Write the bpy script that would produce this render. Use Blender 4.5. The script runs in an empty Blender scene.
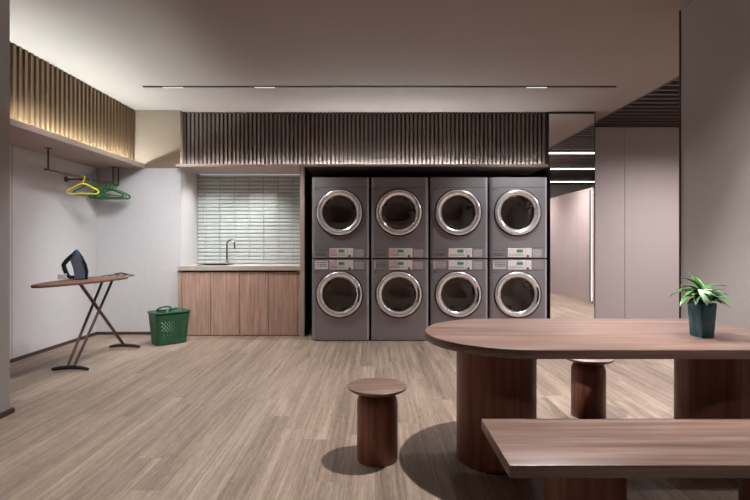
import bpy, bmesh, math, random
from mathutils import Vector, Matrix
PI = math.pi
random.seed(7)
S = bpy.context.scene
COL = S.collection

# ------------------------------------------------------------------ helpers
def lin(c):
    def f(v):
        v /= 255.0
        return v / 12.92 if v <= 0.04045 else ((v + 0.055) / 1.055) ** 2.4
    return (f(c[0]), f(c[1]), f(c[2]), 1.0)

class MB:
    def __init__(self):
        self.bm = bmesh.new()
    def box(self, x0, x1, y0, y1, z0, z1, bev=0.0, seg=2):
        r = bmesh.ops.create_cube(self.bm, size=1.0)
        vs = r['verts']
        for v in vs:
            v.co = Vector(((x0 + x1) / 2 + v.co.x * (x1 - x0), (y0 + y1) / 2 + v.co.y * (y1 - y0), (z0 + z1) / 2 + v.co.z * (z1 - z0)))
        if bev > 0:
            es = list({e for v in vs for e in v.link_edges})
            bmesh.ops.bevel(self.bm, geom=es, offset=bev, segments=seg, affect='EDGES', profile=0.5)
        return self
    def rings(self, rings, cap0=True, cap1=True, closed=True):
        bm = self.bm
        R = [[bm.verts.new(p) for p in ring] for ring in rings]
        n = len(R[0])
        for a, b in zip(R[:-1], R[1:]):
            for i in range(n if closed else n - 1):
                j = (i + 1) % n
                bm.faces.new((a[i], a[j], b[j], b[i]))
        if cap0: bm.faces.new(list(reversed(R[0])))
        if cap1: bm.faces.new(R[-1])
        return self
    def lathe(self, prof, c=(0, 0, 0), axis='Z', n=48):
        """prof: (radius, height) from one end to the other; zero radius closes"""
        bm = self.bm
        def P(r, h, a):
            u, v = r * math.cos(a), r * math.sin(a)
            if axis == 'Z': return Vector((c[0] + u, c[1] + v, c[2] + h))
            if axis == 'Y': return Vector((c[0] + u, c[1] - h, c[2] + v))   # height grows towards -Y
            return Vector((c[0] + h, c[1] + u, c[2] + v))
        prev = None
        for r, h in prof:
            if r < 1e-6: cur = [bm.verts.new(P(0, h, 0))]
            else: cur = [bm.verts.new(P(r, h, 2 * PI * i / n)) for i in range(n)]
            if prev is not None:
                for i in range(n):
                    j = (i + 1) % n
                    if len(prev) == 1 and len(cur) == 1: continue
                    if len(prev) == 1: bm.faces.new((prev[0], cur[j], cur[i]))
                    elif len(cur) == 1: bm.faces.new((prev[i], prev[j], cur[0]))
                    else: bm.faces.new((prev[i], prev[j], cur[j], cur[i]))
            prev = cur
        return self
    def tube(self, pts, r, n=10, closed=False):
        pts = [Vector(p) for p in pts]
        rad = r if isinstance(r, (list, tuple)) else [r] * len(pts)
        N = len(pts)
        def tan(i):
            if closed: return (pts[(i + 1) % N] - pts[i - 1]).normalized()
            return (pts[min(i + 1, N - 1)] - pts[max(i - 1, 0)]).normalized()
        t = tan(0)
        up = Vector((0, 0, 1)) if abs(t.z) < 0.9 else Vector((1, 0, 0))
        u = t.cross(up).normalized()
        rings = []
        for i in range(N):
            t = tan(i)
            u = (u - t * u.dot(t)).normalized()
            w = t.cross(u)
            rings.append([pts[i] + (u * math.cos(2 * PI * k / n) + w * math.sin(2 * PI * k / n)) * rad[i] for k in range(n)])
        if closed:
            rings.append(rings[0][:])
            self.rings(rings, False, False)
            bmesh.ops.remove_doubles(self.bm, verts=self.bm.verts[:], dist=1e-6)
        else:
            self.rings(rings)
        return self
    def prism(self, poly, z0, z1, ch=0.0, axis='Z'):
        """extrude a counter-clockwise polygon, edges chamfered by ch"""
        n = len(poly)
        def inset(d):
            out = []
            for i in range(n):
                p0, p1, p2 = Vector(poly[i - 1]), Vector(poly[i]), Vector(poly[(i + 1) % n])
                a, b = (p1 - p0).normalized(), (p2 - p1).normalized()
                na, nb = Vector((-a.y, a.x)), Vector((-b.y, b.x))
                m = (na + nb)
                m = m / max(m.dot(na), 0.3)
                out.append(p1 + m * d)
            return out
        def lay(ps, z):
            if axis == 'Z': return [Vector((p.x, p.y, z)) for p in ps]
            return [Vector((p.x, -z, p.y)) for p in ps]       # axis Y: polygon in XZ, z grows towards -Y
        if ch > 0:
            i0, ii, i1 = inset(ch), inset(ch * 0.3), inset(0)
            self.rings([lay(i0, z0), lay(ii, z0 + ch * .3), lay(i1, z0 + ch), lay(i1, z1 - ch), lay(ii, z1 - ch * .3), lay(i0, z1)])
        else:
            q = inset(0)
            self.rings([lay(q, z0), lay(q, z1)])
        return self
    def quad(self, a, b, c, d):
        self.bm.faces.new([self.bm.verts.new(p) for p in (a, b, c, d)])
        return self
    def mesh(self, name, mats, smooth=35):
        bmesh.ops.recalc_face_normals(self.bm, faces=self.bm.faces[:])
        me = bpy.data.meshes.new(name)
        for f in self.bm.faces: f.smooth = smooth > 0
        self.bm.to_mesh(me); self.bm.free()
        if smooth > 0: me.set_sharp_from_angle(angle=math.radians(smooth))
        for m in (mats if isinstance(mats, (list, tuple)) else [mats]): me.materials.append(m)
        return me
    def build(self, name, mats, parent=None, smooth=35, loc=(0, 0, 0)):
        return put(name, self.mesh(name, mats, smooth), parent, loc)

def put(name, me, parent=None, loc=(0, 0, 0), rz=0.0):
    o = bpy.data.objects.new(name, me)
    COL.objects.link(o)
    o.location = loc
    o.rotation_euler = (0, 0, rz)
    if parent: o.parent = parent
    return o
def thing(name, label, cat, loc=(0, 0, 0), rz=0.0, group=None):
    o = put(name, None, None, loc, rz)
    o.empty_display_size = 0.1
    return tag(o, label, cat, group)
def tag(o, label, cat, group=None):
    o['label'] = label; o['category'] = cat
    if group: o['group'] = group
    return o
def struct(o):
    o['kind'] = 'structure'
    return o
def copy_tree(o, parent=None):
    c = o.copy(); COL.objects.link(c); c.parent = parent
    for ch in list(o.children): copy_tree(ch, c)
    return c

# ------------------------------------------------------------------ materials
def mat(name):
    m = bpy.data.materials.new(name); m.use_nodes = True
    nt = m.node_tree
    return m, nt, nt.nodes['Principled BSDF']
def N(nt, t, **kw):
    n = nt.nodes.new(t)
    for k, v in kw.items(): setattr(n, k, v)
    return n
def L(nt, a, b): nt.links.new(a, b)
def ramp(nt, stops):
    r = N(nt, 'ShaderNodeValToRGB')
    e = r.color_ramp.elements
    e[0].position, e[0].color = stops[0]
    e[1].position, e[1].color = stops[-1]
    for p, c in stops[1:-1]:
        x = e.new(p); x.color = c
    return r
def coords(nt, scale, rot=(0, 0, 0), kind='Object'):
    tc = N(nt, 'ShaderNodeTexCoord'); mp = N(nt, 'ShaderNodeMapping')
    mp.inputs['Scale'].default_value = scale; mp.inputs['Rotation'].default_value = rot
    L(nt, tc.outputs[kind], mp.inputs['Vector'])
    return mp.outputs['Vector']
def noise(nt, vec, scale, detail=4, rough=.55, dist=0):
    n = N(nt, 'ShaderNodeTexNoise')
    n.inputs['Scale'].default_value = scale; n.inputs['Detail'].default_value = detail
    n.inputs['Roughness'].default_value = rough; n.inputs['Distortion'].default_value = dist
    L(nt, vec, n.inputs['Vector'])
    return n
def bump(nt, h, bsdf, strength, dist=.002):
    b = N(nt, 'ShaderNodeBump'); b.inputs['Strength'].default_value = strength; b.inputs['Distance'].default_value = dist
    L(nt, h, b.inputs['Height']); L(nt, b.outputs['Normal'], bsdf.inputs['Normal'])

def paint(name, c, rough=.6, var=.06, scale=6, metal=0.0, spec=.5, bmp=0.0):
    m, nt, b = mat(name)
    v = coords(nt, (1, 1, 1))
    n = noise(nt, v, scale, 5)
    l = lin(c)
    lo = tuple(x * (1 - var) for x in l[:3]) + (1,); hi = tuple(min(1, x * (1 + var)) for x in l[:3]) + (1,)
    r = ramp(nt, [(.3, lo), (.7, hi)])
    L(nt, n.outputs['Fac'], r.inputs['Fac']); L(nt, r.outputs['Color'], b.inputs['Base Color'])
    b.inputs['Roughness'].default_value = rough; b.inputs['Metallic'].default_value = metal
    b.inputs['Specular IOR Level'].default_value = spec
    if bmp:
        n2 = noise(nt, v, 220, 3)
        bump(nt, n2.outputs['Fac'], b, bmp, .001)
    return m
def woven(name, c, rough=.75):
    """wall covering with a fine vertical and horizontal weave"""
    m, nt, b = mat(name)
    v1 = noise(nt, coords(nt, (170, 170, 6)), 1, 3)
    v2 = noise(nt, coords(nt, (6, 6, 170)), 1, 3)
    add = N(nt, 'ShaderNodeMath', operation='ADD'); L(nt, v1.outputs['Fac'], add.inputs[0]); L(nt, v2.outputs['Fac'], add.inputs[1])
    l = lin(c)
    r = ramp(nt, [(.35, tuple(x * .95 for x in l[:3]) + (1,)), (.65, tuple(min(1, x * 1.04) for x in l[:3]) + (1,))])
    mul = N(nt, 'ShaderNodeMath', operation='MULTIPLY'); mul.inputs[1].default_value = .5
    L(nt, add.outputs[0], mul.inputs[0]); L(nt, mul.outputs[0], r.inputs['Fac']); L(nt, r.outputs['Color'], b.inputs['Base Color'])
    b.inputs['Roughness'].default_value = rough; b.inputs['Specular IOR Level'].default_value = .25
    bump(nt, mul.outputs[0], b, .04)
    return m
def wood(name, dark, mid, light, axis='X', rough=.45, fine=1.0, spec=.4):
    m, nt, b = mat(name)
    s = {'X': (1.1, 22, 22), 'Y': (22, 1.1, 22), 'Z': (22, 22, 1.1)}[axis]
    s2 = {'X': (5, 190, 190), 'Y': (190, 5, 190), 'Z': (190, 190, 5)}[axis]
    n1 = noise(nt, coords(nt, tuple(x * fine for x in s)), 1, 5, .6, .6)
    n2 = noise(nt, coords(nt, tuple(x * fine for x in s2)), 1, 3, .6)
    mx = N(nt, 'ShaderNodeMath', operation='MULTIPLY_ADD'); mx.inputs[1].default_value = .32; 
    L(nt, n2.outputs['Fac'], mx.inputs[0])
    sc = N(nt, 'ShaderNodeMath', operation='MULTIPLY'); sc.inputs[1].default_value = .68
    L(nt, n1.outputs['Fac'], sc.inputs[0]); L(nt, sc.outputs[0], mx.inputs[2])
    r = ramp(nt, [(.34, lin(dark)), (.5, lin(mid)), (.68, lin(light))])
    L(nt, mx.outputs[0], r.inputs['Fac']); L(nt, r.outputs['Color'], b.inputs['Base Color'])
    b.inputs['Roughness'].default_value = rough; b.inputs['Specular IOR Level'].default_value = spec
    bump(nt, mx.outputs[0], b, .08)
    return m
def floor_mat():
    """planks running along Y, butt joints staggered at random"""
    m, nt, b = mat('plank_floor')
    PW, PL = .145, 1.7
    def mth(op, a, c=None):
        x = N(nt, 'ShaderNodeMath', operation=op)
        for k, v in enumerate((a, c)):
            if v is None: continue
            if isinstance(v, (int, float)): x.inputs[k].default_value = v
            else: L(nt, v, x.inputs[k])
        return x.outputs[0]
    tc = N(nt, 'ShaderNodeTexCoord'); sp = N(nt, 'ShaderNodeSeparateXYZ'); L(nt, tc.outputs['Object'], sp.inputs[0])
    u = mth('DIVIDE', sp.outputs['X'], PW); row = mth('FLOOR', u)
    w1 = N(nt, 'ShaderNodeTexWhiteNoise', noise_dimensions='1D'); L(nt, row, w1.inputs['W'])
    v = mth('ADD', mth('DIVIDE', sp.outputs['Y'], PL), mth('MULTIPLY', w1.outputs['Value'], 7.3)); idx = mth('FLOOR', v)
    w2 = N(nt, 'ShaderNodeTexWhiteNoise', noise_dimensions='2D')
    cb = N(nt, 'ShaderNodeCombineXYZ'); L(nt, row, cb.inputs[0]); L(nt, idx, cb.inputs[1]); L(nt, cb.outputs[0], w2.inputs['Vector'])
    tone = w2.outputs['Value']
    # shift the grain from plank to plank
    sh = N(nt, 'ShaderNodeCombineXYZ'); L(nt, sp.outputs['X'], sh.inputs[0]); L(nt, mth('ADD', sp.outputs['Y'], mth('MULTIPLY', tone, 23.0)), sh.inputs[1])
    L(nt, mth('MULTIPLY', tone, 5.0), sh.inputs[2])
    def g(scale, detail, dist, rough=.62):
        q = N(nt, 'ShaderNodeMapping'); q.inputs['Scale'].default_value = scale
        L(nt, sh.outputs[0], q.inputs['Vector'])
        return noise(nt, q.outputs['Vector'], 1, detail, rough, dist).outputs['Fac']
    n1, n2, n3, n4 = g((26, .5, 1), 6, .35), g((150, 1.6, 1), 4, .15, .7), g((8, .6, 1), 4, 1.2), g((70, 14, 1), 4, .5, .7)
    f = mth('ADD', mth('ADD', mth('MULTIPLY', n1, .27), mth('MULTIPLY', n2, .27)), mth('ADD', mth('MULTIPLY', n3, .22), mth('ADD', mth('MULTIPLY', n4, .18), mth('MULTIPLY', tone, .06))))
    r = ramp(nt, [(.38, lin((88, 72, 61))), (.46, lin((121, 104, 91))), (.54, lin((146, 128, 113))), (.64, lin((175, 157, 142)))])
    L(nt, f, r.inputs['Fac'])
    def edge(x, w):
        fr = mth('FRACT', x); d = mth('MINIMUM', fr, mth('SUBTRACT', 1.0, fr))
        return mth('LESS_THAN', d, w)
    seam = mth('MAXIMUM', edge(u, .008), edge(v, .0006))
    mx = N(nt, 'ShaderNodeMix', data_type='RGBA'); mx.inputs['B'].default_value = lin((98, 80, 70))
    L(nt, mth('MULTIPLY', seam, .7), mx.inputs['Factor']); L(nt, r.outputs['Color'], mx.inputs['A']); L(nt, mx.outputs['Result'], b.inputs['Base Color'])
    b.inputs['Roughness'].default_value = .46; b.inputs['Specular IOR Level'].default_value = .38
    bump(nt, f, b, .10)
    return m
def metal(name, c, rough=.25, aniso=0.0):
    m, nt, b = mat(name)
    b.inputs['Base Color'].default_value = lin(c); b.inputs['Metallic'].default_value = aniso or 1
    n = noise(nt, coords(nt, (1, 1, 1)), 30, 3)
    r = N(nt, 'ShaderNodeMapRange'); r.inputs['To Min'].default_value = rough * .85; r.inputs['To Max'].default_value = rough * 1.15
    L(nt, n.outputs['Fac'], r.inputs['Value']); L(nt, r.outputs['Result'], b.inputs['Roughness'])
    return m
def glow(name, c, s):
    m = bpy.data.materials.new(name); m.use_nodes = True
    nt = m.node_tree; nt.nodes.clear()
    e = N(nt, 'ShaderNodeEmission'); o = N(nt, 'ShaderNodeOutputMaterial')
    e.inputs['Color'].default_value = (*c, 1); e.inputs['Strength'].default_value = s
    L(nt, e.outputs[0], o.inputs['Surface'])
    return m
def glass(name, tint, rough=.02):
    m = bpy.data.materials.new(name); m.use_nodes = True
    nt = m.node_tree; nt.nodes.clear()
    t = N(nt, 'ShaderNodeBsdfTransparent'); t.inputs['Color'].default_value = tint
    g = N(nt, 'ShaderNodeBsdfGlossy'); g.inputs['Roughness'].default_value = rough; g.inputs['Color'].default_value = (1, 1, 1, 1)
    f = N(nt, 'ShaderNodeFresnel'); f.inputs['IOR'].default_value = 1.6
    x = N(nt, 'ShaderNodeMixShader'); o = N(nt, 'ShaderNodeOutputMaterial')
    L(nt, f.outputs[0], x.inputs['Fac']); L(nt, t.outputs[0], x.inputs[1]); L(nt, g.outputs[0], x.inputs[2]); L(nt, x.outputs[0], o.inputs['Surface'])
    return m

M = {}
M['floor'] = floor_mat()
M['ceiling'] = paint('ceiling_paint', (150, 136, 129), .85, .02, 2, spec=.2)
M['wall'] = woven('wall_fabric', (202, 198, 199))
M['wall_face'] = woven('wall_panel_beige', (140, 121, 105))
M['wall_block'] = woven('wall_panel_grey', (166, 159, 156))
M['panel'] = woven('rosy_panel', (182, 167, 165), .5)
M['seam'] = paint('dark_seam', (92, 80, 76), .8)
M['base'] = paint('dark_baseboard', (66, 50, 44), .5)
M['slat'] = paint('slat_paint', (100, 86, 77), .55, .05, 12)
M['slat_warm_lit'] = paint('slat_paint_warm_lit', (104, 80, 55), .55, .05, 12)  # slat paint tinted golden, warm ledge glow put into the colour
M['slat_back'] = paint('slat_backing', (62, 52, 46), .8)
M['shelf'] = paint('shelf_board', (168, 150, 140), .55, .03)
M['lip_lit'] = paint('shelf_board_lit', (206, 190, 182), .55, .03)  # shelf colour lightened, light on the lip front is in the paint
M['dark_slat'] = paint('dark_ceiling_slat', (84, 72, 68), .5)
M['plenum'] = paint('plenum_black', (22, 18, 17), .9)
M['recess'] = paint('recess_black', (30, 26, 25), .6)
M['tile'] = paint('celadon_tile', (187, 192, 189), .12, .05, 9, spec=.6)
M['grout'] = paint('grout', (112, 116, 112), .8)
M['stone'] = paint('stone_top', (178, 166, 158), .3, .16, 60)
M['oak'] = wood('oak_veneer', (144, 113, 99), (176, 142, 126), (198, 167, 150), 'Z', .5, 1.8)
M['oak_edge'] = paint('oak_shadow_gap', (46, 34, 28), .7)
M['walnut'] = wood('walnut_x', (90, 68, 60), (121, 96, 86), (147, 121, 110), 'X', .38, .8, .6)
M['walnut_v'] = wood('walnut_z', (104, 57, 43), (135, 83, 65), (156, 106, 87), 'Z', .42, .9, .4)
M['board_wood'] = paint('board_cover', (104, 70, 54), .7, .08, 20)
M['bronze'] = paint('bronze_tube', (98, 80, 72), .35, .04, metal=.6)
M['rubber'] = paint('black_rubber', (26, 23, 22), .6)
M['body'] = paint('graphite_enamel', (150, 146, 150), .36, .03, 3, metal=.5)
M['groove'] = paint('groove_black', (26, 24, 24), .6)
M['chrome'] = metal('chrome_ring', (248, 244, 246), .17, .76)
M['steel'] = metal('brushed_steel', (196, 192, 190), .3)
M['sheen_steel'] = metal('satin_sheen', (206, 206, 220), .3, .5)  # pale colour imitates the reflection on the machines' right edge
M['tap'] = metal('tap_steel', (150, 146, 144), .22)
M['drum'] = metal('drum_steel', (170, 160, 154), .4, .7)
M['gasket'] = paint('gasket_rubber', (30, 28, 28), .5)
M['door_glass'] = glass('smoked_glass', (.64, .61, .6, 1))
M['mirror'] = metal('mirror_silver', (246, 242, 241), .004)
M['frame'] = paint('black_frame', (30, 26, 25), .4)
M['white'] = paint('white_plastic', (222, 216, 216), .35, .02)
M['pinkwhite'] = paint('rosy_film', (206, 176, 178), .35, .1, 40)
M['greywhite'] = paint('grey_sticker', (188, 180, 184), .45, .05, 40)
M['dimgrey'] = paint('dim_sticker', (150, 142, 142), .45, .08, 50)
M['green_lcd'] = paint('green_display', (120, 176, 138), .3, .05)
M['ink'] = paint('dark_ink', (44, 42, 44), .6)
M['lcd_ink'] = paint('display_ink', (24, 58, 38), .5)
M['maroon'] = paint('maroon_button', (92, 34, 52), .4)
M['basket'] = paint('green_plastic', (36, 88, 58), .38, .06, 12)
M['yellow'] = paint('yellow_plastic', (240, 228, 54), .35, .03)
M['teal'] = paint('teal_plastic', (60, 118, 128), .4)
M['hgreen'] = paint('dark_green_plastic', (44, 104, 60), .4, .08)
M['pale_green'] = paint('grey_green_plastic', (118, 134, 112), .45, .06)
M['iron_dark'] = paint('iron_navy', (30, 38, 50), .25, .05)
M['iron_grey'] = paint('iron_grey', (96, 102, 116), .3, .05)
M['iron_blue'] = paint('iron_blue', (58, 92, 116), .25, .05)
M['pot'] = paint('teal_glaze', (26, 88, 102), .16, .2, 14, spec=.7)
M['soil'] = paint('soil', (48, 36, 28), .9, .3, 60)
M['led_warm'] = glow('led_warm', (.80, .95, .97), 1)
M['led_rose'] = glow('led_rose', (.84, .93, 1.0), 1)
M['led_cool'] = glow('led_cool', (.78, .92, 1.0), 1)
M['lamp_on'] = glow('track_lens', (1.0, .95, .92), 1.0)
M['corr_led'] = glow('corridor_led', (1.0, .94, .91), 9.0)
def led(base, s):
    m = M[base].copy()
    for n in m.node_tree.nodes:
        if n.type == 'EMISSION': n.inputs['Strength'].default_value = s
    return m
def leaf_mat():
    m, nt, b = mat('striped_leaf')
    uv = N(nt, 'ShaderNodeTexCoord'); sep = N(nt, 'ShaderNodeSeparateXYZ'); L(nt, uv.outputs['UV'], sep.inputs[0])
    s = N(nt, 'ShaderNodeMath', operation='SUBTRACT'); s.inputs[1].default_value = .5; L(nt, sep.outputs['X'], s.inputs[0])
    a = N(nt, 'ShaderNodeMath', operation='ABSOLUTE'); L(nt, s.outputs[0], a.inputs[0])
    n = noise(nt, coords(nt, (1, 1, 1)), 90, 3)
    k = N(nt, 'ShaderNodeMath', operation='MULTIPLY_ADD'); k.inputs[1].default_value = .16; L(nt, n.outputs['Fac'], k.inputs[0]); L(nt, a.outputs[0], k.inputs[2])
    r = ramp(nt, [(.07, lin((150, 190, 116))), (.13, lin((84, 142, 60))), (.22, lin((40, 98, 40))), (.42, lin((34, 88, 38))), (.55, lin((110, 156, 90)))])
    L(nt, k.outputs[0], r.inputs['Fac']); L(nt, r.outputs['Color'], b.inputs['Base Color'])
    b.inputs['Roughness'].default_value = .35
    return m
M['leaf'] = leaf_mat()
M['pale_leaf'] = paint('pale_leaf', (176, 204, 168), .4, .35, 70)
M['stem'] = paint('plant_stem', (58, 66, 40), .6)

# ------------------------------------------------------------------ dimensions
H = 2.878            # ceiling
ZS = 2.135           # underside of the ledge / soffit
YB = 6.42            # face of the back wall piece
XL = -3.575

# ------------------------------------------------------------------ shell
struct(MB().box(-3.8, 6.4, -1.7, 7.6, -.1, 0).build('floor', M['floor'], smooth=0))
struct(MB().box(-3.8, 3.12, -1.7, 7.6, H, H + .1).build('ceiling', M['ceiling'], smooth=0))
# slatted ceiling over the corridor
b = MB()
y = -1.6
while y < 7.32:
    b.box(3.13, 6.3, y, y + .045, H - .002, H + .09); y += .17
struct(b.build('ceiling_slats', M['dark_slat'], smooth=0))
struct(MB().box(3.12, 6.4, -1.7, 7.6, H + .3, H + .4).build('ceiling_plenum', M['plenum'], smooth=0))
struct(MB().box(3.10, 3.128, -1.7, 7.35, H - .004, H + .3).build('trim_1', M['frame'], smooth=0))
# left side
struct(MB().box(-3.8, XL, 3.4, 7.6, 0, H).build('wall_left', M['wall'], smooth=0))
struct(MB().box(-3.8, -2.52, -1.7, 3.45, 0, H).build('wall_left_pier', M['wall_block'], smooth=0))
struct(MB().box(-3.62, -2.5, YB, 7.1, 0, ZS).build('wall_back', M['wall'], smooth=0))
struct(MB().box(-3.62, -2.5, YB, 7.1, ZS, H).build('wall_back_upper', M['wall_face'], smooth=0))
struct(MB().box(-3.62, 2.5, 7.06, 7.6, 0, H).build('wall_back_rear', M['recess'], smooth=0))
struct(MB().box(-3.8, 6.4, -1.8, -1.7, 0, H + .3).build('wall_front', M['wall_block'], smooth=0))
# baseboards
struct(MB().box(XL + .001, XL + .014, 3.452, YB - .001, 0, .036).build('baseboard_left', M['base'], smooth=0))
struct(MB().box(XL + .016, -2.502, YB - .014, YB - .001, 0, .036).build('baseboard_back', M['base'], smooth=0))
b = MB().box(-2.519, -2.500, -1.69, 3.47, 0, .034).box(XL + .02, -2.519, 3.451, 3.470, 0, .034)
struct(b.build('baseboard_pier', M['base'], smooth=0))
# wall seams of the left wall
struct(MB().box(XL, XL + .002, 4.92, 4.925, .04, ZS).build('trim_2', M['seam'], smooth=0))
# right pier
struct(MB().box(2.24, 3.098, -1.7, 3.67, 0, H).build('wall_right', M['wall_block'], smooth=0))
struct(MB().box(2.2345, 2.2395, 3.660, 3.675, 0, H - .001).build('trim_3', M['frame'], smooth=0))
# far right panelled wall
b = MB()
for x0, x1 in ((2.86, 3.663), (3.669, 4.47), (4.476, 5.28), (5.286, 6.3)):
    b.box(x0, x1, 7.34, 7.40, 0, H - .003)
struct(b.build('wall_corridor_back', M['panel'], smooth=0))
struct(MB().box(2.86, 6.4, 7.38, 7.6, 0, H + .3).build('wall_corridor_core', M['seam'], smooth=0))
struct(MB().box(6.3, 6.4, -1.7, 7.4, 0, H + .3).build('wall_corridor_right', M['wall_block'], smooth=0))
# free-standing panelled partition in the corridor (seen in the mirror)
b = MB()
for k in range(6):
    b.box(4.2, 4.26, -1.45 + k * .80, -.656 + k * .80, 0, 2.25)
b.box(4.26, 4.9, -1.45, 3.33, 0, 2.25)
struct(b.build('wall_partition', M['panel'], smooth=0))
struct(MB().box(2.205, 2.2095, 6.3, 7.05, 0, ZS).build('trim_4', M['recess'], smooth=0))
struct(MB().box(2.21, 2.859, 6.50, 7.5, 0, H - .001).build('wall_mirror_block', M['recess'], smooth=0))

# ------------------------------------------------------------------ ledges and fluted panels
struct(MB().box(XL + .001, -2.968, 3.452, YB - .001, ZS, ZS + .012).box(-2.967, -2.955, 3.452, YB - .001, ZS, ZS + .054).build('trim_5', M['shelf'], smooth=0))
struct(MB().box(XL + .001, -3.125, 3.452, YB - .001, ZS + .0125, H - .001).build('trim_6', M['slat_back'], smooth=0))
b = MB()
y = 3.46
while y < YB - .04:
    b.box(-3.124, -3.075, y, y + .036, ZS + .0125, H - .002); y += .072
struct(b.build('trim_7', M['slat_warm_lit'], smooth=0))
struct(MB().box(-2.499, 2.18, 6.283, 7.05, ZS, ZS + .010).build('trim_8', M['shelf'], smooth=0))
struct(MB().box(-2.499, 2.204, 6.551, 7.05, ZS + .0105, H - .001).build('trim_9', M['slat_back'], smooth=0))
struct(MB().box(-2.499, 2.172, 6.27, 6.282, ZS, ZS + .030).build('trim_13', M['lip_lit'], smooth=0))
b = MB()
x = -2.492
while x < 2.18:
    b.box(x, x + .029, 6.50, 6.55, ZS + .0105, H - .002); x += .0537
struct(b.build('trim_10', M['slat'], smooth=0))
# LED strips lying on the ledges
def strip(name, label, x0, x1, y0, y1, z, m, base=0):
    t = thing(name, label, 'led strip', ((x0 + x1) / 2, (y0 + y1) / 2, z))
    hx, hy = (x1 - x0) / 2, (y1 - y0) / 2
    MB().box(-hx, hx, -hy, hy, -base, .004).build('channel', M['steel'], t, 0)
    o = MB().box(-hx + .002, hx - .002, -hy + .002, hy - .002, .0045, .010).build('diffuser', m, t, 0)
    return t
strip('led_strip', 'warm LED strip on the left ledge lighting its fluted panel from below', -3.050, -3.034, 3.47, YB - .12, ZS + .0125, led('led_warm', 375))
strip('led_strip', 'white LED strip on the long ledge above the sink niche', -2.48, -.75, 6.466, 6.482, ZS + .026, led('led_rose', 105), .0152)
strip('led_strip', 'white LED strip on the long ledge above the middle machines', -.74, 1.15, 6.466, 6.482, ZS + .026, led('led_rose', 200), .0152)
strip('led_strip', 'white LED strip on the long ledge above the rightmost machine', 1.16, 2.18, 6.466, 6.482, ZS + .026, led('led_rose', 105), .0152)

# ------------------------------------------------------------------ sink niche
XN0, XN1 = -2.5, -.94
YN = 7.02
b = MB()
struct(MB().box(XN0 + .002, XN1 + .06, YN + .006, YN + .035, .84, ZS - .002).build('wall_niche_back', M['grout'], smooth=0))
tw, th, g = .2055, .0526, .006
x = -2.385 - tw
while x < XN1:
    z = .886
    x0, x1 = max(x + .0012, XN0 + .008), min(x + tw - .0012, XN1 - .002)
    while z < ZS - .006 and x1 - x0 > .01:
        z1 = min(z + th - g, ZS - .003)
        c = min(.009, (x1 - x0) * .4)
        b.rings([[Vector((x0, YN + .006, z)), Vector((x1, YN + .006, z)), Vector((x1, YN + .006, z1)), Vector((x0, YN + .006, z1))],
                 [Vector((x0, YN, z)), Vector((x1, YN, z)), Vector((x1, YN, z1)), Vector((x0, YN, z1))],
                 [Vector((x0 + c * .4, YN - .009, z + c)), Vector((x1 - c * .4, YN - .009, z + c)), Vector((x1 - c * .4, YN - .009, z1 - c)), Vector((x0 + c * .4, YN - .009, z1 - c))]], cap0=False)
        z += th
    x += tw
struct(b.build('wall_niche_tiles', M['tile'], smooth=0))
struct(MB().box(XN0 + .0005, XN0 + .006, YB + .002, YN, .886, ZS - .001).build('wall_niche_left', M['wall'], smooth=0))
struct(MB().box(XN1, -.885, 6.26, 7.055, 0, ZS - .001).build('trim_11', M['shelf'], smooth=0))
struct(MB().box(-.884, -.878, 6.29, 7.055, 0, ZS - .001).build('trim_12', M['recess'], smooth=0))
strip('led_strip', 'cool LED strip under the soffit at the back of the sink niche', XN0 + .05, XN1 - .03, YN - .035, YN - .02, ZS - .013, led('led_cool', .9))

cab = thing('base_cabinet', 'long oak-veneer base cabinet with four flat doors under the sink', 'cabinet', ((XN0 + XN1) / 2, 6.33, 0))
hw = (XN1 - XN0) / 2 - .003
MB().box(-hw, hw, .022, .10, .05, .826).box(-hw, hw, .49, .60, .05, .826).box(-hw, hw, .10, .49, .05, .60).build('body', M['oak_edge'], cab, 0)
MB().box(-hw + .02, hw - .02, .03, .60, 0, .05).build('toe_kick', M['oak_edge'], cab, 0)
dw = .3655
xs = -hw + .05
MB().box(-hw, xs - .003, 0, .021, .010, .818).build('filler_panel', M['oak'], cab, 0)
for k in range(4):
    o = MB().box(xs + k * dw + .003, xs + (k + 1) * dw - .003, 0, .021, .010, .806, .001, 1).build('door', M['oak'], cab, 0)
MB().box(xs + 4 * dw + .003, hw, 0, .021, .010, .818).build('filler_panel', M['oak'], cab, 0)
ct = tag(MB().build('countertop', M['stone']), 'pale stone countertop with thick front edge over the oak cabinet', 'countertop')
# slab with a cut-out for the basin
SX0, SX1, SY0, SY1 = -2.30, -1.93, 6.48, 6.80
b = MB()
for q in ((XN0 + .008, SX0, 6.305, 7.012), (SX1, XN1 - .002, 6.305, 7.012), (SX0, SX1, 6.305, SY0), (SX0, SX1, SY1, 7.012)):
    b.box(q[0], q[1], q[2], q[3], .829, .884)
bmesh.ops.remove_doubles(b.bm, verts=b.bm.verts[:], dist=1e-5)
inner = [f for f in b.bm.faces if any(f is not h and set(v.co.to_tuple(4) for v in f.verts) == set(v.co.to_tuple(4) for v in h.verts) for h in b.bm.faces)]
bmesh.ops.delete(b.bm, geom=inner, context='FACES')
ct.data = b.mesh('countertop', M['stone'], 0)
sk = thing('sink_basin', 'dark rectangular basin sunk into the stone countertop', 'sink', ((SX0 + SX1) / 2, (SY0 + SY1) / 2, .68))
sx, sy = (SX1 - SX0) / 2 - .003, (SY1 - SY0) / 2 - .003
b = MB()
b.rings([[Vector((a * sx * k, c * sy * k, z)) for a, c in ((-1, -1), (1, -1), (1, 1), (-1, 1))] for k, z in ((1.0, .0), (1.0, .203), (.97, .203), (.95, .012))], cap0=True, cap1=True)
b.build('bowl', M['gasket'], sk, 0)
b = MB()
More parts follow.
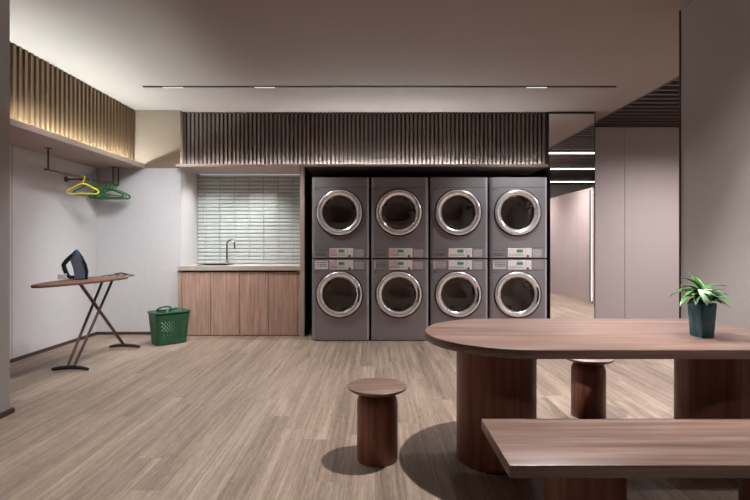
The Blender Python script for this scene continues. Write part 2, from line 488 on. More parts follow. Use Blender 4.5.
for q in ((-sx - .012, sx + .012, -sy - .012, -sy), (-sx - .012, sx + .012, sy, sy + .012), (-sx - .012, -sx, -sy, sy), (sx, sx + .012, -sy, sy)):
    b.box(q[0], q[1], q[2], q[3], .2045, .211)
b.build('rim', M['gasket'], sk, 0)
MB().lathe([(0, .0125), (.025, .0125), (.025, .016), (0, .016)], (0, 0, 0)).build('drain', M['steel'], sk)
fa = thing('faucet', 'slim chrome gooseneck faucet beside the sink basin', 'faucet', (-2.035, 6.87, .884), .0)
MB().lathe([(0, .0005), (.026, .0005), (.026, .008), (.018, .014), (.015, .06), (.0, .06)]).build('base', M['steel'], fa)
pts = [(0, 0, .05), (0, 0, .16), (0, 0, .27)]
for k in range(1, 11):
    a = PI - k * PI * 1.0 / 10
    pts.append((.055 + .055 * math.cos(a), -.02 * k / 10, .27 + .06 * math.sin(a)))
pts += [(.112, -.021, .245), (.112, -.022, .215)]
MB().tube(pts, .012, 12).build('spout', M['tap'], fa)
MB().tube([(0.012, 0, .045), (.03, -.005, .05), (.062, -.012, .075)], .006).build('lever', M['steel'], fa)

# ------------------------------------------------------------------ laundry machines
UH, UW, UD = .983, .686, .72
def front_plate(b, x0, x1, z0, z1, y, cx, cz, r, n=64):
    """front face with a round opening"""
    inn, out = [], []
    for i in range(n):
        a = 2 * PI * i / n + PI / n
        ca, sa = math.cos(a), math.sin(a)
        t = min((x1 - cx) / ca if ca > 1e-9 else 1e9, (x0 - cx) / ca if ca < -1e-9 else 1e9, (z1 - cz) / sa if sa > 1e-9 else 1e9, (z0 - cz) / sa if sa < -1e-9 else 1e9)
        inn.append(b.bm.verts.new((cx + r * ca, y, cz + r * sa)))
        out.append(Vector((cx + t * ca, y, cz + t * sa)))
    # snap nearest sample to each corner so that the rim stays rectangular
    for c in ((x0, z0), (x1, z0), (x1, z1), (x0, z1)):
        k = min(range(n), key=lambda i: (out[i].x - c[0]) ** 2 + (out[i].z - c[1]) ** 2)
        out[k] = Vector((c[0], y, c[1]))
    ov = [b.bm.verts.new(p) for p in out]
    for i in range(n):
        j = (i + 1) % n
        b.bm.faces.new((inn[i], ov[i], ov[j], inn[j]))
CX, CZ, RG = .331, .558, .207
cache = {}
def part(key, fn):
    if key not in cache: cache[key] = fn()
    return cache[key]
def body_mesh():
    b = MB()
    e, ed = .034, .012
    # side shell with rounded front edges, front plate with the opening
    prof = []
    for (cx_, sgn) in ((e, -1), (UW - e, 1)):
        arc = [(cx_ + sgn * e * p, ed * q) for p, q in ((1, 1.6), (.97, 1.15), (.88, .88), (.06, .06), (0, 0))]
        prof.append(arc)
    left, right = prof[0], list(reversed(prof[1]))
    z0, z1 = .012, UH - .003
    def sheet(path):
        for p, q in zip(path[:-1], path[1:]):
            b.quad((p[0], p[1], z0), (q[0], q[1], z0), (q[0], q[1], z1), (p[0], p[1], z1))
    sheet([(0, UD)] + left); sheet(right + [(UW, UD)])
    outline = [(0, UD)] + left + right + [(UW, UD)]
    for z in (z0, z1):
        b.bm.faces.new([b.bm.verts.new((p[0], p[1], z)) for p in outline])
    b.quad((0, UD, z0), (UW, UD, z0), (UW, UD, z1), (0, UD, z1))
    front_plate(b, e, UW - e, z0, z1, 0, CX, CZ, RG)
    bmesh.ops.remove_doubles(b.bm, verts=b.bm.verts[:], dist=1e-5)
    return b.mesh('body', M['body'], 40)
def drum_mesh():
    b = MB().lathe([(RG + .004, -.004), (RG - .004, -.05), (.235, -.06), (.24, -.34), (.20, -.37), (0, -.37)], (CX, 0, CZ), 'Y', 48)
    for k in range(3):
        a = 2 * PI * k / 3 + .4
        ca, sa = math.cos(a), math.sin(a)
        p = lambda r, t, y: Vector((CX + r * ca - t * sa, y, CZ + r * sa + t * ca))
        b.rings([[p(.24, -.04, yy), p(.17, -.012, yy), p(.17, .012, yy), p(.24, .04, yy)] for yy in (.08, .33)])
    return b.mesh('drum', M['drum'], 40)
def ring_mesh():
    return MB().lathe([(.273, 0.001), (.273, .012), (.270, .020), (.262, .027), (.250, .031), (.240, .030), (.222, .022), (.208, .012), (.203, .006), (.201, -.002)], (CX, 0, CZ), 'Y', 72).mesh('door', M['chrome'], 40)
def seal_mesh():
    return MB().lathe([(.287, .0006), (.286, .007), (.279, .011), (.2735, .008), (.2735, .0006)], (CX, 0, CZ), 'Y', 72).mesh('door_seal', M['gasket'], 40)
def glass_mesh():
    pr = [(.2005, .002)]
    for k in range(1, 9):
        a = PI / 2 * k / 8
        pr.append((.2005 * math.cos(a), .002 + .036 * math.sin(a)))
    pr[-1] = (0, .038)
    return MB().lathe(pr, (CX, 0, CZ), 'Y', 64).mesh('door_glass', M['door_glass'], 60)
def handle_mesh():
    b = MB()
    pts = [(CX + .236 * math.cos(t), -.040, CZ + .236 * math.sin(t)) for t in [math.radians(d) for d in range(-22, 23, 4)]]
    b.tube(pts, [.006] + [.011] * (len(pts) - 2) + [.006], 8)
    return b.mesh('door_handle', M['gasket'], 40)
def logo_mesh():
    b = MB().lathe([(0, .0015), (.0085, .0015), (.0085, .0002)], (.047, 0, .838), 'Y', 20)
    return b.mesh('badge', M['ink'], 0)
def text_mesh(s, size, x, z, m, name):
    cu = bpy.data.curves.new('t', 'FONT'); cu.body = s; cu.size = size; cu.extrude = .0004
    o = bpy.data.objects.new('t', cu); COL.objects.link(o)
    bpy.context.view_layer.update()
    me = bpy.data.meshes.new_from_object(o.evaluated_get(bpy.context.evaluated_depsgraph_get()))
    bpy.data.objects.remove(o); bpy.data.curves.remove(cu)
    me.transform(Matrix.Translation((x, -.001, z)) @ Matrix.Rotation(PI / 2, 4, 'X'))
    me.name = name
    me.materials.clear(); me.materials.append(m)
    return me
def seg_digits(x0, z0, w, h, n, y):
    """seven-segment style digit strokes"""
    b = MB()
    for k in range(n):
        x = x0 + k * w * 1.45; t = w * .26
        for q in ((0, w, h - t, h), (0, w, h / 2 - t / 2, h / 2 + t / 2), (0, w, 0, t), (0, t, 0, h), (w - t, w, 0, h)):
            if k == 1 and q[3] - q[2] < t * 1.1 and q[3] < h * .7 and q[2] > 0: continue
            b.box(x + q[0], x + q[1], y - .0006, y, z0 + q[2], z0 + q[3])
    return b
def lines(x0, x1, z0, z1, rows, y, seed):
    """rows of short strokes standing in for small print"""
    rr = random.Random(seed); b = MB()
    for k in range(rows):
        z = z0 + (z1 - z0) * (k + .5) / rows; x = x0
        while x < x1 - .006:
            w = rr.uniform(.008, .03)
            b.box(x, min(x + w, x1), y - .0005, y, z - (z1 - z0) / rows * .22, z + (z1 - z0) / rows * .22)
            x += w + rr.uniform(.004, .010)
    return b
def machine(kind, i, x, z, label):
    t = thing(kind, label, kind, (x, 6.0, z), 0, 'stacked laundry machines')
    bo = put('body', part('body', body_mesh), t)
    pn = (.856, .9665) if kind == 'washer' else (.022, .130)
    z0, z1 = pn
    # grooves: top panel of a dryer, edge of the control fascia
    if kind == 'dryer': MB().box(.034, UW - .034, -.0008, .0005, .858, .8615).build('top_groove', M['groove'], t, 0)
    b = MB()
    b.box(.034, UW - .034, -.0008, .0005, z1 + .004 if kind == 'dryer' else z0 - .008, (z1 + .0055) if kind == 'dryer' else z0 - .006)
    b.build('panel_groove', M['groove'], t, 0)
    put('edge_sheen', part('trim', lambda: MB().box(UW - .0315, UW - .006, -.0012, .0012, .016, UH - .008).mesh('edge_sheen', M['sheen_steel'], 0)), t, (.0, .0058, 0)).rotation_euler = (0, 0, 0)  # strip stands in for a reflection along the right edge
    put('drum', part('drum', drum_mesh), t)
    d = put('door', part('ring', ring_mesh), t)
    put('door_seal', part('seal', seal_mesh), d)
    put('door_glass', part('glass', glass_mesh), d)
    if kind == 'washer': put('door_handle', part('handle', handle_mesh), d)
    put('badge', part('badge', logo_mesh), t, (0, 0, 0 if kind == 'dryer' else -.012))
    put('badge_lettering', part('LG', lambda: text_mesh('LG', .022, .062, .830, M['ink'], 'badge_lettering')), t, (0, 0, 0 if kind == 'dryer' else -.012))
    # control panel
    rosy = i < 2
    cp = MB().box(.212, .497, -.005, .0004, z0, z1, .0015, 1).build('control_panel', M['white'], t, 0)
    if rosy:
        MB().box(.216, .30 if i == 0 else .335, -.0056, -.0049, z0 + .012, z1 - .006).build('tinted_film', M['pinkwhite'], cp, 0)
    MB().box(.318, .392, -.0062, -.0049, z0 + .055, z0 + .094).build('display', M['green_lcd'], cp, 0)
    seg_digits(.326, z0 + .062, .0125, .024, 4 if not rosy else 3, -.0062).build('display_digits', M['lcd_ink'], cp, 0)
    lines(.228, .40, z0 + .016, z0 + .040, 2, -.0057, 3 + i).build('panel_print', M['dimgrey'], cp, 0)
    MB().box(.427, .4295, -.0056, -.0049, z0 + .004, z1 - .004).build('panel_divider', M['dimgrey'], cp, 0)
    MB().lathe([(0, .0075), (.013, .0075), (.014, .0045)], (.452, 0, z0 + .014), 'Y', 20).build('start_button', M['maroon'] if rosy else M['ink'], cp)
    st = MB().box(.513, .617, -.0018, .0003, z0 + .006, z1 - .016).build('instruction_sticker', M['greywhite'] if not (i == 3 and kind == 'washer') else M['dimgrey'], t, 0)
    lines(.520, .612, z0 + .014, z1 - .022, 4, -.0018, 20 + i).build('sticker_print', M['dimgrey'], st, 0)
    if kind == 'washer':
        pl = MB().box(.036, .192, -.0018, .0003, z0 + .004, z1 - .004).build('detergent_drawer', [M['white'], M['dimgrey'], M['dimgrey'], M['greywhite']][i], t, 0)
        lines(.054, .184, z0 + .030, z1 - .014, 3, -.0018, 40 + i).build('drawer_print', [M['ink'], M['ink'], M['greywhite'], M['ink']][i], pl, 0)
        if i: MB().box(.038, .048, -.0022, -.0017, z0 + .006, z1 - .006).build('drawer_edge', M['white'], pl, 0)
    else:
        lines(.045, .185, z1 - .030, z1 - .018, 1, -.0003, 60 + i).build('model_print', M['ink'], t, 0)
        lines(.05, .17, z0 + .014, z0 + .050, 2, -.0003, 70 + i).build('fine_print', M['groove'], t, 0)
    if z == 0:
        for fx in (.06, UW - .06):
            for fy in (.06, UD - .06):
                MB().lathe([(0, 0), (.022, 0), (.022, .0115), (0, .0115)], (fx, fy, 0), 'Z', 16).build('foot', M['rubber'], t)
    return t
wl = ['dark grey washer at floor level nearest the sink cabinet, with a bright white drawer label',
      'dark grey washer at floor level, second from the sink cabinet, with rosy control panel',
      'dark grey washer at floor level behind the rounded table end, third from the sink',
      'dark grey washer at floor level beside the tall mirror, behind the table']
dl = ['dark grey dryer on top of the washer nearest the sink cabinet',
      'dark grey dryer stacked on the second washer from the sink cabinet, with rosy control panel',
      'dark grey dryer stacked on the third washer from the sink cabinet',
      'dark grey dryer on top of the washer beside the tall mirror']
for i in range(4):
    x = -.757 + .7125 * i
    machine('washer', i, x, 0, wl[i])
    machine('dryer', i, x, UH, dl[i])

# ------------------------------------------------------------------ mirror
mi = thing('tall_mirror', 'tall thin-framed mirror from floor to ceiling beside the machines', 'mirror', (2.549, 6.49, 0))
MB().box(-.294, .294, -.012, .006, .02, H - .03).build('mirror_glass', M['mirror'], mi, 0)
b = MB().box(-.303, -.295, -.016, .008, .002, H - .005).box(.295, .303, -.016, .008, .002, H - .005).box(-.294, .294, -.016, .008, H - .03, H - .005).box(-.294, .294, -.016, .008, .002, .02)
b.build('mirror_frame', M['frame'], mi, 0)

# ------------------------------------------------------------------ ceiling track and corridor lamps
tr = thing('ceiling_track', 'long thin black lighting track recessed in the ceiling', 'track', (0.05, 5.44, H))
MB().box(-2.57, 2.57, -.018, .018, -.010, -.0005).build('track', M['frame'], tr, 0)
TX = (-2.20, -1.20, 1.76)
for x in TX:
    MB().box(x - .05 - .11, x - .05 + .11, -.011, .011, -.0135, -.0105).build('lamp', M['lamp_on'], tr, 0)
for k, (y, w) in enumerate(((3.64, 'nearest the mirror'), (1.65, 'in the middle of the corridor'), (-.73, 'farthest from the mirror'))):
    t = thing('linear_lamp', 'white linear corridor ceiling lamp reflected in the tall mirror, ' + w, 'lamp', (4.6, y, H), 0, 'corridor lamps')
    MB().box(-1.45, 1.45, -.05, .05, -.02, -.004).build('housing', M['frame'], t, 0)
    MB().box(-1.44, 1.44, -.025, .025, -.036, -.0205).build('diffuser', M['corr_led'], t, 0)
t = thing('light_profile', 'glowing upright light profile at the partition end, seen in the tall mirror', 'lamp', (4.16, 3.28, 0))
MB().box(0, .03, -.02, .03, .04, 2.2).build('housing', M['frame'], t, 0)
MB().box(.010, .022, .031, .04, .06, 2.19).build('diffuser', led('corr_led', 5), t, 0)

# ------------------------------------------------------------------ table
tb = thing('communal_table', 'long walnut table with one rounded end on drum pedestals', 'table', (0, 0, 0))
TZ = .69
cx, cy, r = .749, 2.739, .473
poly = [(cx + r * math.cos(a), cy + r * math.sin(a)) for a in [PI / 2 + PI * k / 40 for k in range(41)]]
poly += [(2.10, cy - r), (2.10, cy + r)]
MB().prism(poly, TZ - .042, TZ, .003).build('tabletop', M['walnut'], tb)
for x in (.662, 1.885):
    MB().lathe([(0, .0), (.211, 0), (.213, .003), (.213, TZ - .0425), (0, TZ - .0425)], (x, cy, 0), 'Z', 72).build('pedestal', M['walnut_v'], tb)

# ------------------------------------------------------------------ bench
bn = thing('walnut_bench', 'low walnut bench with a thick plank seat in front of the table', 'bench', (0, 0, 0))
MB().box(.469, 1.978, 1.743, 2.207, .354, .40, .003, 2).build('seat', M['walnut'], bn)
for x in (.826, 1.62):
    MB().lathe([(0, 0), (.148, 0), (.15, .003), (.15, .3535), (0, .3535)], (x, 1.975, 0), 'Z', 64).build('pedestal', M['walnut_v'], bn)

# ------------------------------------------------------------------ stools
def stool():
    t = thing('drum_stool', '', 'stool', (0, 0, 0))
    MB().lathe([(0, 0), (.108, 0), (.111, .004), (.111, .300), (.109, .322), (.102, .342), (.090, .355), (.072, .362), (.066, .368), (.066, .3745), (0, .3745)], n=64).build('base', M['walnut_v'], t, 50)
    MB().lathe([(0, .375), (.125, .375), (.146, .379), (.157, .386), (.1605, .393), (.1595, .398), (.157, .400), (0, .400)], n=72).build('seat', M['walnut'], t, 40)
    return t
s1 = stool(); s1.location = (.0125, 2.726, 0); s1.rotation_euler.z = .15
tag(s1, 'round walnut drum stool standing alone on the open floor', 'stool', 'drum stools')
s2 = copy_tree(s1); s2.location = (1.455, 3.41, 0); s2.rotation_euler.z = -.4
tag(s2, 'round walnut drum stool tucked behind the table between its pedestals', 'stool', 'drum stools')

# ------------------------------------------------------------------ potted plant
pp = thing('potted_plant', 'leafy green plant in a square dark teal pot on the table', 'plant', (1.70, 2.60, TZ + .0006), math.radians(12))
def sq(h, z, rr=.008):
    out = []
    for qx, qy, a0 in ((1, 1, 0), (-1, 1, PI / 2), (-1, -1, PI), (1, -1, 1.5 * PI)):
        for k in range(4):
            a = a0 + PI / 2 * k / 3
            out.append(Vector((qx * (h - rr) + rr * math.cos(a), qy * (h - rr) + rr * math.sin(a), z)))
    return out
MB().rings([sq(.038, 0), sq(.040, .004), sq(.0485, .172), sq(.0475, .175), sq(.044, .175), sq(.043, .150)], cap1=True).build('pot', M['pot'], pp)
MB().lathe([(0, .158), (.03, .156), (.042, .1515)], (0, 0, 0), 'Z', 24).build('soil', M['soil'], pp)
stems, leaves = MB(), MB()
uvl = leaves.bm.loops.layers.uv.new('uv')
rr = random.Random(21)
def leaf(b, uv, base, az, length, width, lift, droop, pale=False):
    n = 9; rows = []
    d = Vector((math.cos(az), math.sin(az), 0)); sd = Vector((-math.sin(az), math.cos(az), 0))
    p = Vector(base); ang = lift
    step = length / n
    for k in range(n + 1):
        f = k / n
        w = width * (math.sin(PI * min(1, f ** .75)) ** .8) * .5 + .0008
        cup = w * .35
        rows.append(((p - sd * w + Vector((0, 0, cup))), p.copy(), (p + sd * w + Vector((0, 0, cup)))))
        p = p + (d * math.cos(ang) + Vector((0, 0, math.sin(ang)))) * step
        ang -= droop / n
    for k in range(n):
        a, c = rows[k], rows[k + 1]
        for j in (0, 1):
            f = b.bm.faces.new([b.bm.verts.new(q) for q in (a[j], a[j + 1], c[j + 1], c[j])])
            for l, (u, v) in zip(f.loops, ((j * .5, k / n), (j * .5 + .5, k / n), (j * .5 + .5, (k + 1) / n), (j * .5, (k + 1) / n))): l[uv].uv = (u, v)
shoots = [(.0, 0, .235), (.015, .012, .225), (-.016, .008, .215), (.006, -.016, .21), (-.008, -.01, .195)]
for si, (sx_, sy_, top) in enumerate(shoots):
    stems.tube([(sx_ * .5, sy_ * .5, .15), (sx_ * .8, sy_ * .8, .19), (sx_, sy_, top)], [.005, .0045, .003], 8)
    for k in range(8):
        az = k * 2 * PI / 8 + si * .55 + rr.uniform(-.25, .25)
        leaf(leaves, uvl, (sx_ * 1.0, sy_ * 1.0, top - .004 * k), az, rr.uniform(.10, .165), rr.uniform(.030, .042), rr.uniform(.25, .85), rr.uniform(.7, 1.5))
for az, ln, li, dr in ((2.1, .13, 1.25, .7), (1.3, .12, 1.0, .8), (3.0, .14, .9, .8)):
    leaf(leaves, uvl, (0, 0, .235), az, ln, .034, li, dr)
stems.build('stem', M['stem'], pp)
bmesh.ops.remove_doubles(leaves.bm, verts=leaves.bm.verts[:], dist=1e-5)
fo = leaves.build('foliage', M['leaf'], pp, 60)
pl = MB(); u2 = pl.bm.loops.layers.uv.new('uv')
leaf(pl, u2, (-.026, -.036, .244), math.radians(-135 + 14), .105, .066, -.15, 1.7)
bmesh.ops.remove_doubles(pl.bm, verts=pl.bm.verts[:], dist=1e-5)
o = pl.build('leaf', M['pale_leaf'], pp, 60); o['label'] = 'broad pale variegated leaf hanging forward'

# ------------------------------------------------------------------ ironing board
ib = thing('ironing_board', 'ironing board with rust-brown cover on crossed bronze legs', 'ironing board', (-2.8, 4.9, 0))
def w2l(p): return (p[0] + 2.8, p[1] - 4.9)
out = [(-2.57, 5.2), (-2.59, 5.24), (-2.63, 5.25), (-2.92, 5.25), (-2.96, 5.24), (-2.98, 5.2), (-2.985, 4.85), (-2.975, 4.6), (-2.95, 4.4), (-2.91, 4.24), (-2.87, 4.16), (-2.82, 4.125), (-2.77, 4.15), (-2.72, 4.23), (-2.67, 4.36), (-2.625, 4.52), (-2.585, 4.75), (-2.57, 5.0)]
# smooth the outline
def chaikin(p, k=2):
    for _ in range(k):
        q = []
        for i in range(len(p)):
            a, c = p[i], p[(i + 1) % len(p)]
            q += [(.75 * a[0] + .25 * c[0], .75 * a[1] + .25 * c[1]), (.25 * a[0] + .75 * c[0], .25 * a[1] + .75 * c[1])]
        p = q
    return p
poly = chaikin([w2l(p) for p in out])
MB().prism(poly, .800, .824, .008).build('board_top', M['board_wood'], ib)
def T(*pts, r=.013): return MB().tube([(p[0] + 2.8, p[1] - 4.9, p[2]) for p in pts], r, 12)
for a, c in ((-2.835, -2.80), (-2.775, -2.70)):
    T((a, 4.60, .022), (c, 5.15, .80)).build('leg', M['bronze'], ib)
T((-2.805, 5.60, .022), (-2.765, 4.68, .80), r=.016).build('leg', M['bronze'], ib)
for y in (4.60, 5.60):
    T((-2.97, y, .014), (-2.90, y, .026), (-2.80, y, .032), (-2.70, y, .026), (-2.635, y, .014), r=[.013, .018, .020, .018, .013]).build('foot', M['rubber'], ib)
b = T((-2.93, 5.22, .812), (-2.93, 5.46, .822), (-2.90, 5.50, .824), (-2.66, 5.50, .824), (-2.63, 5.46, .822), (-2.63, 5.22, .812), r=.006)
for x in (-2.85, -2.78, -2.71):
    b.tube([(x + 2.8, .33, .813), (x + 2.8, .60, .824)], .004, 8)
b.tube([(-.07, .60, .83), (0.0, .62, .845), (.09, .60, .828)], .008, 8)
b.build('iron_rest', M['bronze'], ib)

# ------------------------------------------------------------------ iron
ir = thing('steam_iron', 'dark blue steam iron standing on its heel on the ironing board', 'iron', (-2.88, 4.80, .8245), .50)
k = .0096
def P(px, py): return ((px - 75) * k, (280 - py) * k)
def loft_profile(b, pts, half):
    """closed profile in XZ, thickness varies point by point"""
    n = len(pts); rings = []
    for f, s in ((-1, .55), (-.8, .9), (0, 1), (.8, .9), (1, .55)):
        cxm = sum(p[0] for p in pts) / n; czm = sum(p[1] for p in pts) / n
        rings.append([Vector((cxm + (p[0] - cxm) * (.82 + .18 * s), f * h, max(0.001, czm + (p[1] - czm) * (.82 + .18 * s)))) for p, h in zip(pts, half)])
    b.rings(rings)
bodyp = [P(76.6, 249.6), P(79, 254), P(82, 260), P(84, 266), P(84.5, 272), P(84, 280), P(74, 280), P(75, 277), P(74.2, 274.5), P(73.6, 270), P(72.6, 266), P(71, 261), P(73.6, 254)]
b = MB(); loft_profile(b, bodyp, [.008, .026, .042, .05, .052, .052, .052, .05, .04, .035, .03, .024, .014]); b.build('body', M['iron_grey'], ir, 50)
sole = [P(77, 249.2), P(81.5, 256.5), P(85.3, 265), P(86.8, 272), P(86.4, 280), P(84, 280), P(84.3, 272), P(82.6, 265.5), P(79.6, 258)]
b = MB(); loft_profile(b, sole, [.004, .034, .054, .06, .06, .058, .058, .052, .032]); b.build('soleplate', M['iron_dark'], ir, 50)
hp = [P(75.5, 252.8), P(71.5, 257), P(67.5, 261.5), P(65.3, 265), P(66.2, 269.5), P(68.2, 275), P(70.3, 277.4), P(76, 277.8)]
MB().tube([(p[0], 0, p[1]) for p in hp], [.014, .020, .021, .021, .020, .020, .018, .015], 12).build('handle', M['iron_dark'], ir)
MB().tube([(P(76.4, 250.4)[0], 0, P(0, 250.4)[1]), (P(74, 256)[0], 0, P(0, 254.6)[1]), (P(71, 259)[0], 0, P(0, 257.6)[1])], [.009, .02, .013], 10).build('water_tank', M['iron_blue'], ir)
pts = []
for q in range(40):
    a = q * 2 * PI / 13
    pts.append((-.103 + .034 * math.cos(a), -.02 + .026 * math.sin(a), .009 + .0012 * q))
MB().tube(pts, .006, 8).build('power_cord', M['white'], ir)

# ------------------------------------------------------------------ clothes rail and hangers
RX, RZ = -3.30, 1.912
cr = thing('clothes_rail', 'slim dark clothes rail hung under the left ledge', 'rail', (RX, 5.7, RZ))
MB().tube([(0, -.70, 0), (0, .69, 0)], .012, 12).build('rail', M['bronze'], cr)
for x, y in ((0, -.65), (0, .60), (.035, .66)):
    MB().tube([(x, y, -.012), (x, y, ZS - RZ - .002)], .009, 10).lathe([(0, ZS - RZ - .008), (.035, ZS - RZ - .008), (.035, ZS - RZ - .001), (0, ZS - RZ - .001)], (x, y, 0), 'Z', 20).build('bracket', M['bronze'], cr)
b = MB().tube([(-.005, .08, 0), (XL - RX + .01, .08, 0)], .010, 10)
b.lathe([(0, XL - RX + .001), (.034, XL - RX + .001), (.034, XL - RX + .012), (0, XL - RX + .012)], (0, .08, 0), 'X', 20)
b.build('wall_mount', M['bronze'], cr)
def hanger(label, y, rz, mb, mh, r=.009, flat=False, k=1.0):
    t = thing('clothes_hanger', label, 'hanger', (RX, y, RZ), rz, 'plastic clothes hangers')
    hk = [(.019 * math.cos(a), 0, .004 + .019 * math.sin(a)) for a in [math.radians(200 - 20 * q) for q in range(13)]]
    hk += [(.012, 0, -.028), (0, 0, -.045), (0, 0, -.062)]
    MB().tube(hk, .0065, 8).build('hook', mh, t)
    loop = [(0, -.062), (.04, -.072), (.10, -.103), (.165, -.133), (.184, -.15), (.180, -.172), (.16, -.180), (0, -.180), (-.16, -.180), (-.180, -.172), (-.184, -.15), (-.165, -.133), (-.10, -.103), (-.04, -.072)]
    loop = [(x * k, z) for x, z in loop]
    if flat:
        loop = [(x * 1.22, z if i not in (2, 12) else z + .006) for i, (x, z) in enumerate(loop)]
    MB().tube([(x, 0, z) for x, z in loop], r, 10, closed=True).build('frame', mb, t)
    if flat:
        MB().tube([(-.13, 0, -.150), (0, 0, -.128), (.13, 0, -.150)], .009, 8).build('inner_bar', M['pale_green'], t)
    return t
hanger('bright yellow plastic hanger, nearest one on the dark rail', 5.65, .12, M['yellow'], M['yellow'], .0095, k=.9)
hanger('green plastic hanger with teal hook right behind the yellow one', 5.78, .05, M['hgreen'], M['teal'])
hanger('green plastic hanger near the far rail bracket, frontmost of the far cluster', 6.14, -.12, M['hgreen'], M['hgreen'], .012, True)
hanger('grey-green plastic hanger in the middle of the far cluster on the rail', 6.215, -.14, M['pale_green'], M['hgreen'], .012, True)
hanger('green plastic hanger hanging closest to the back wall', 6.29, -.06, M['hgreen'], M['hgreen'], .012, True)

# ------------------------------------------------------------------ laundry basket
bk = thing('laundry_basket', 'green perforated plastic laundry basket on the floor beside the oak cabinet', 'basket', (-2.42, 5.88, 0), math.radians(46))
def rrect(hx, hy, rr_, z, n=8, m=14):
    out = []
    cs = ((1, -1, -PI / 2), (1, 1, 0), (-1, 1, PI / 2), (-1, -1, PI))
    for i, (qx, qy, a0) in enumerate(cs):
        for q in range(n + 1):
            a = a0 + PI / 2 * q / n
            out.append(Vector((qx * (hx - rr_) + rr_ * math.cos(a), qy * (hy - rr_) + rr_ * math.sin(a), z)))
        nx = cs[(i + 1) % 4]
        e = out[-1]; s = Vector((nx[0] * (hx - rr_) + rr_ * math.cos(nx[2]), nx[1] * (hy - rr_) + rr_ * math.sin(nx[2]), z))
        mm = m if abs((s - e).length) > .2 else m - 4
        for q in range(1, mm): out.append(e.lerp(s, q / mm))
    return out
b = MB()
zs = [0, .012, .03, .06] + [.06 + .0215 * q for q in range(1, 11)] + [.30, .335, .37]
rows = []
for z in zs:
    f = z / .37
    hx, hy = .172 + .030 * f, .112 + .030 * f
    if z == 0: hx -= .012; hy -= .012
    rows.append([b.bm.verts.new(p) for p in rrect(hx, hy, .045, z)])
n = len(rows[0])
for i in range(len(rows) - 1):
    for j in range(n):
        j2 = (j + 1) % n
        hole = 3 <= i <= 12
        q = (rows[i][j], rows[i][j2], rows[i + 1][j2], rows[i + 1][j])
        mid = sum((v.co for v in q), Vector()) / 4
        L_ = (q[0].co - q[1].co).length
        if hole and L_ > .011 and (j + i) % 2 == 0:
            # leave a rectangular opening inside the cell
            c = mid
            inn = [b.bm.verts.new(c + (v.co - c) * .78) for v in q]
            for a in range(4): b.bm.faces.new((q[a], q[(a + 1) % 4], inn[(a + 1) % 4], inn[a]))
        else: b.bm.faces.new(q)
b.bm.faces.new(list(reversed(rows[0])))
o = b.build('tub', M['basket'], bk, 40)
sm = o.modifiers.new('shell', 'SOLIDIFY'); sm.thickness = .004; sm.offset = -1
rim = rrect(.205, .145, .047, .372)
MB().tube(rim, .0085, 8, closed=True).build('rim', M['basket'], bk)
for s in (-1, 1):
    pts = [(-.085, s * .145, .372), (-.082, s * .13, .39), (-.06, s * .11, .408), (-.03, s * .105, .416), (.03, s * .105, .416), (.06, s * .11, .408), (.082, s * .13, .39), (.085, s * .145, .372)]
    MB().tube(pts, .011, 10).build('handle', M['basket'], bk)

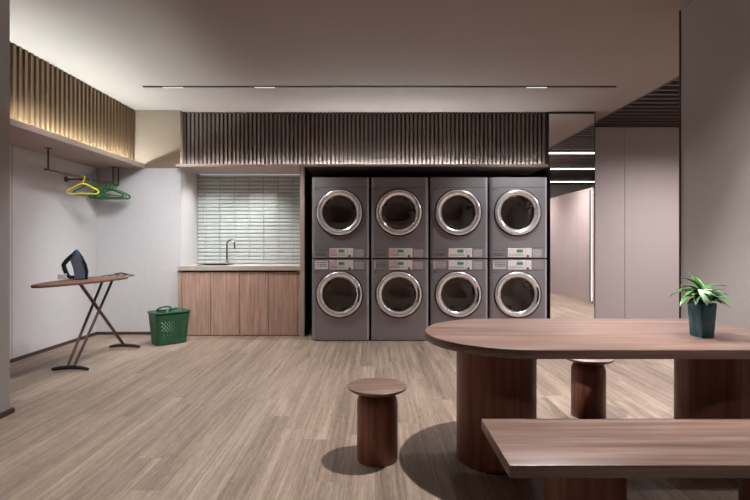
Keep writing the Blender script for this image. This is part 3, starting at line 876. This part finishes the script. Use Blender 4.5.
# ------------------------------------------------------------------ light
def spot(name, loc, power, deg, blend=.4, r=.03, c=(1, .9, .82), aim=None):
    d = bpy.data.lights.new(name, 'SPOT'); d.energy = power; d.spot_size = math.radians(deg); d.spot_blend = blend
    d.shadow_soft_size = r; d.color = c
    o = bpy.data.objects.new(name, d); COL.objects.link(o); o.location = loc
    if aim: o.rotation_euler = (Vector(aim) - Vector(loc)).to_track_quat('-Z', 'Y').to_euler()
    return o
W = (1.0, .985, .98)
D = (1.0, .975, .962)
WW = (1.0, .99, 1.0)
for i, x in enumerate(TX):
    spot('track_spot', (x, 5.44, H - .02), (110, 140, 160)[i], (94, 104, 108)[i], .6, .06, W)
spot('room_spot', (.74, 2.80, H - .01), 440, 94, .8, .03, D)
spot('room_spot', (1.76, 2.85, H - .01), 175, 50, .8, .025, D)
spot('room_spot', (-1.7, 4.0, H - .01), 310, 92, .8, .25, W)
spot('wall_fill', (-1.9, 4.7, H - .01), 450, 74, .9, .35, (.92, .97, 1), (-2.95, 6.42, .95))  # added fill without a fixture, brightens the back wall piece
spot('wall_fill', (-1.9, 4.2, H - .01), 128, 74, .9, .35, WW, (-3.57, 5.0, .9))  # added fill without a fixture, brightens the left wall
spot('wall_fill', (.7, 1.9, H - .01), 170, 70, .9, .08, WW, (2.24, 2.6, .9))  # added wash to lift the right pier
spot('room_spot', (-1.6, 1.8, H - .01), 235, 78, .8, .05, W)
spot('room_spot', (1.1, .1, H - .01), 130, 42, .9, .08, W, (1.25, 1.8, .2))  # added front fill, narrowed to the bench front
spot('room_spot', (2.1, 4.6, H - .01), 290, 104, .8, .05, (1, .96, .99))  # added to brighten the floor behind the table and the ceiling
spot('niche_spot', (-1.60, 6.62, ZS - .01), 56, 125, .9, .03, (1, 1, .98))
spot('niche_spot', (-2.12, 6.60, ZS - .01), 34, 130, .9, .03, (1, 1, .99))  # extra spot added to lift the niche's left side
spot('corridor_fill', (4.2, 5.6, H - .01), 460, 160, 1, .05, (1, .985, 1))  # added fill for the panelled wall
spot('corridor_fill', (3.3, 3.1, H - .01), 330, 140, 1, .05, W)  # added fill for the partition face
spot('corridor_fill', (3.3, .8, H - .01), 330, 140, 1, .05, W)  # second added fill, farther along the partition

w = bpy.data.worlds.new('world'); S.world = w; w.use_nodes = True
w.node_tree.nodes['Background'].inputs['Color'].default_value = (.9, .85, .82, 1)
w.node_tree.nodes['Background'].inputs['Strength'].default_value = .02

# ------------------------------------------------------------------ camera and view
cam = bpy.data.cameras.new('camera'); cam.lens = 24; cam.sensor_width = 36; cam.shift_y = -7 / 750
co = bpy.data.objects.new('camera', cam); COL.objects.link(co)
co.location = (0, 0, 1.175); co.rotation_euler = (PI / 2, 0, 0)
cam.clip_start = .05
S.camera = co
vs = S.view_settings
vs.view_transform = 'Standard'; vs.look = 'None'; vs.gamma = 1; vs.exposure = 0; vs.use_curve_mapping = False
